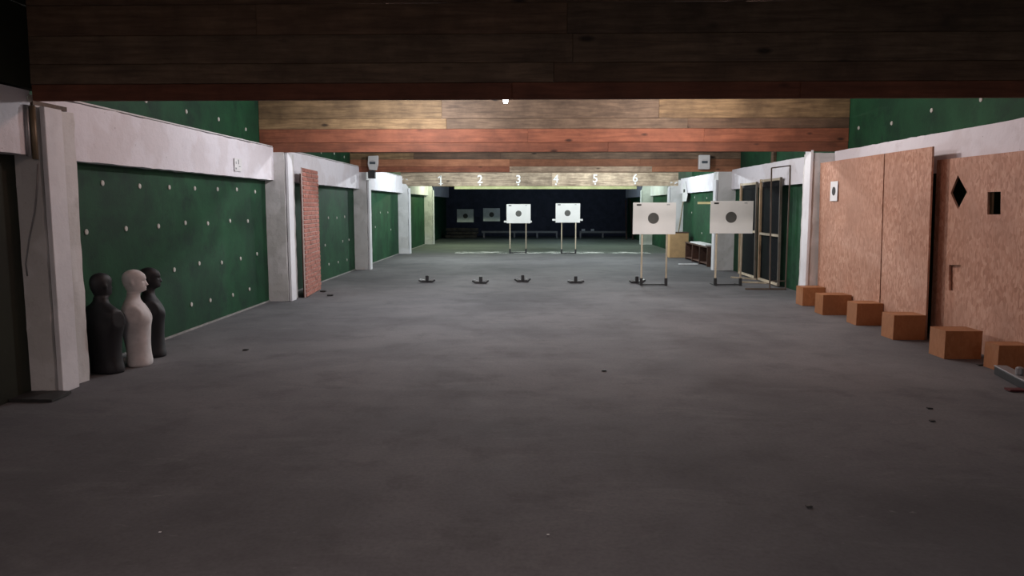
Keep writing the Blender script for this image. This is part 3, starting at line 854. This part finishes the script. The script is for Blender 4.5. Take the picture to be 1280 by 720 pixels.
XS = 4.57
ys0, ys1 = 19.35, 22.1
root = tag(empty('cubby_bench', (XS, ys0, 0)), 'low dark brown open-fronted bench against the right wall', 'bench')
D_, Hb = .40, .52
Ls = ys1 - ys0
MB().box(0, D_, 0, Ls, Hb - .035, Hb).bevel(.004).build('top', 'shelfwood', root)
MB().box(D_ - .02, D_, .02, Ls - .02, .002, Hb - .037).build('back', 'shelfwood', root)
for k in range(4):
    y = .0 + (Ls - .05) * k / 3
    MB().box(0.01, D_ - .022, y, y + .05, .002, Hb - .037).build('upright', 'shelfwood', root)
MB().box(.02, D_ - .022, .06, Ls - .06, .06, .08).build('bottom_shelf', 'shelfwood', root)
tag(MB().box(.05, .34, 0, 1.9, 0, .03).build('folded_sheet', 'paper', None, (XS, ys0 + .4, Hb + .001)), 'pale folded sheet lying on the brown bench', 'sheet')
p = on_floor(865, 331)
tag(MB().grid_box(-.25, .25, -.08, .08, .001, .02, .05, .004, 5, 2).build('paper_scrap', 'paper', None, (p.x - .1, p.y, .004)), 'pale paper scrap on the floor before the brown bench', 'scrap')

XH = 4.845
q = [on_x(853, 240, XH), on_x(859.5, 243.5, XH), on_x(858, 251.5, XH), on_x(853, 252, XH)]
c = q[0].copy()
root = tag(empty('hanging_paper', q[3]), 'white paper sheet with dark mark hanging from the right header', 'paper')
MB().prism([v - q[3] for v in (on_x(853, 232, XH), on_x(857, 226, XH), q[1], q[2], q[3])], (-.004, 0, 0)).build('sheet', 'paper', root)
a = on_x(855.5, 238.5, XH) - q[3]
MB().box(-.009, -.005, a.y - .12, a.y + .12, a.z - .05, a.z + .05).build('print_mark', 'ink', root)
a, b = on_floor(846, 322), on_x(854, 252, 4.83)
a.x = 4.70; a.y = b.y + .45; a.z = 0.01
tag(MB().bar(Vector((0, 0, 0)), b - a, .03).build('leaning_stick', 'stick', None, a), 'thin pale stick leaning on the right wall behind the tan box', 'stick')

# label on the left header
p = on_x(297.5, 206, -4.166)
root = tag(empty('header_notice', p), 'small paper notice with faint marks on the left white header', 'notice')
a, b = on_x(293, 206, -4.166), on_x(302, 206, -4.166)
hy = (b.y - a.y) / 2; hz = 8 * p.y / FPX
MB().box(0, .003, -hy, hy, -hz, hz).build('sheet', 'paper', root)
for k, (y_, z_, ww, hh_) in enumerate(((-.6, -.6, .16, .12), (0.1, .45, .1, .35), (-.55, .3, .07, .2), (.4, -.25, .2, .06))):
    MB().box(.0032, .0045, (y_ - ww) * hy, (y_ + ww) * hy, (z_ - hh_) * hz, (z_ + hh_) * hz).build('print_mark', 'window', root)

# white boxes on the orange baffle
for px, py, lab, mount in ((467.0, 204.0, 'white plastic box with grey window on the left of the orange baffle', True),
                           (879.3, 203.0, 'white plastic box with grey window on the right of the orange baffle', False)):
    Y = PIL[2] - .03
    p = on_y(px, py, Y)
    root = tag(empty('white_box', p), lab, 'box', 'white boxes on the orange baffle')
    s = MB().prism([(-.105, 0, .165), (.13, 0, .175), (.125, 0, -.02), (.085, 0, -.175), (-.085, 0, -.165), (-.12, 0, -.02)] if mount else
                   [(-.13, 0, .17), (.13, 0, .17), (.13, 0, -.17), (-.13, 0, -.17)], (0, -.13, 0))
    s.bevel(.01).build('case', 'boxwhite', root)
    MB().box(-.07, .07, -.14, -.131, -.03, .03).bevel(.003).build('window', 'window', root)
    MB().box(-.05, .05, -.138, -.131, .045, .07).build('label_plate', 'whiteplastic', root)
    if mount:
        MB().box(-.12, .05, -.12, .0, -.37, -.19).bevel(.01).build('mount', 'ink', root)
        MB().box(-.03, .01, -.06, .0, -.19, -.12).build('bracket', 'ink', root)

# ------------------------------------------------------------------ first pillar: pipe, cable, mat
p0, p1 = on_y(36, 132, PIL[0] - .03), on_y(44.5, 199, PIL[0] - .03)
r = tag(empty('wall_pipe', (p1.x, p1.y, p1.z)), 'short brass-coloured conduit pipes beside the first white pillar', 'pipe')
MB().tube([(0, 0, 0), (0, 0, p0.z - p1.z)], .022, 10).build('conduit', 'copper', r, smooth=True)
MB().tube([(-.02, -.05, .02), (-.02, -.05, p0.z - p1.z)], .018, 10).build('conduit', 'greysteel', r, smooth=True)
pts = [on_y(x, y, PIL[0] - .015) for x, y in ((47, 205), (46, 235), (43, 265), (36, 300), (32, 330), (34, 345))]
o0 = pts[-1].copy()
tag(MB().tube([p - o0 for p in pts], .006, 6).build('thin_cable', 'greysteel', None, o0, True), 'thin grey cable hanging down the first white pillar', 'cable')
p = on_floor(50, 497)
tag(MB().grid_box(-.20, .20, -.13, .13, .002, .022, .05, .008, 5, 8).build('rubber_mat', 'ink', None, (p.x, p.y - .02, .008)), 'black rubber mat scrap at the foot of the first pillar', 'mat')

# ------------------------------------------------------------------ far end: low rails and broken timber before the trap
def low_rail(label, xa, xb_, Y, legs):
    a, b = on_y(xa, 290, Y), on_y(xb_, 290, Y)
    root = tag(empty('low_rail', (a.x, Y, 0)), label, 'rail', 'low steel rails before the trap')
    zt = z_at(290, Y)
    MB().box(0, b.x - a.x, -.05, .05, zt - .05, zt + .05).bevel(.006).build('beam', 'greysteel', root)
    for lx in legs:
        x = on_y(lx, 290, Y).x - a.x
        MB().box(x - .04, x + .04, -.04, .04, .002, zt - .051).build('leg', 'greysteel', root)
low_rail('low grey steel rail on legs behind the lane three target', 602, 697, 36.6, (605, 643, 671.5, 696))
low_rail('low grey steel rail on legs right of the lane four target', 724.5, 784, 36.6, (725.5, 753.5, 783))
TL = [(0, 'bottom front'), (1, 'bottom middle'), (2, 'bottom back'), (3, 'upper front'), (4, 'upper middle'), (5, 'upper back'), (6, 'top')]
for k, where in TL:
    ln = rng.uniform(1.3, 1.6)
    row, lev = k % 3, k // 3
    pl = MB().grid_box(-ln / 2, ln / 2, -.085, .085, 0, .13, .1, .016, 6, k).build('broken_timber', 'rubble', None, (-3.36 + rng.uniform(-.04, .04), 36.2 + .27 * row + (.27 if k == 6 else 0), .018 + .17 * lev))
    pl.rotation_euler = (0, 0, rng.uniform(-.03, .03))
    tag(pl, 'broken brown timber in the far left heap, %s one' % where, 'timber', 'broken timbers before the trap')
for k, (xb_, xt) in enumerate(((791, 787.5), (783, 782))):
    a, b = on_floor(xb_, 299.5), on_y(xt, 250, 36.6)
    tag(MB().bar(Vector((0, 0, .01)), b - a, .06).build('leaning_pole', 'shelfwood', None, a), ['dark pole leaning in the far right corner, nearer the wall', 'dark pole leaning in the far right corner, nearer the rail'][k], 'pole')
for k, (px, py) in enumerate(((729, 288), (740.5, 288))):
    p = on_y(px, py + 1.4, 36.6)
    tag(MB().grid_box(-.08, .08, -.04, .04, 0, .10, .04, .01, 9, k).build('rail_lump', 'boxwhite', None, (p.x, 36.6, z_at(290, 36.6) + .052)), ['pale lump on the right low rail, left one', 'pale lump on the right low rail, right one'][k], 'debris')

# ------------------------------------------------------------------ crumbs on the floor
for (px, py, s, mt, lab) in ((755, 464, .022, 'ink', 'small dark crumb in the middle of the floor'), (1162, 511, .018, 'ink', 'small dark crumb on the right floor, upper one'),
                             (1165, 527, .018, 'ink', 'small dark crumb on the right floor, lower one'), (1011, 634, .016, 'ink', 'small dark crumb near the lower right'),
                             (200, 666, .006, 'paper', 'tiny pale crumb at the lower left'), (685, 669, .006, 'paper', 'tiny pale crumb at the lower middle'),
                             (307, 438, .025, 'ink', 'small dark crumb near the left wall'), (1225, 457, .025, 'ink', 'small dark crumb before the strand boards'),
                             (413, 370, .05, 'ink', 'dark crumb on the floor in front of the brick panel'), (404, 365, .05, 'ink', 'dark crumb at the foot of the brick panel')):
    p = on_floor(px, py)
    tag(MB().grid_box(-s, s, -s * .7, s * .7, 0.001, s * .5, s * .8, s * .2, 20, px).build('floor_crumb', mt, None, (p.x, p.y, .002)), lab, 'debris')
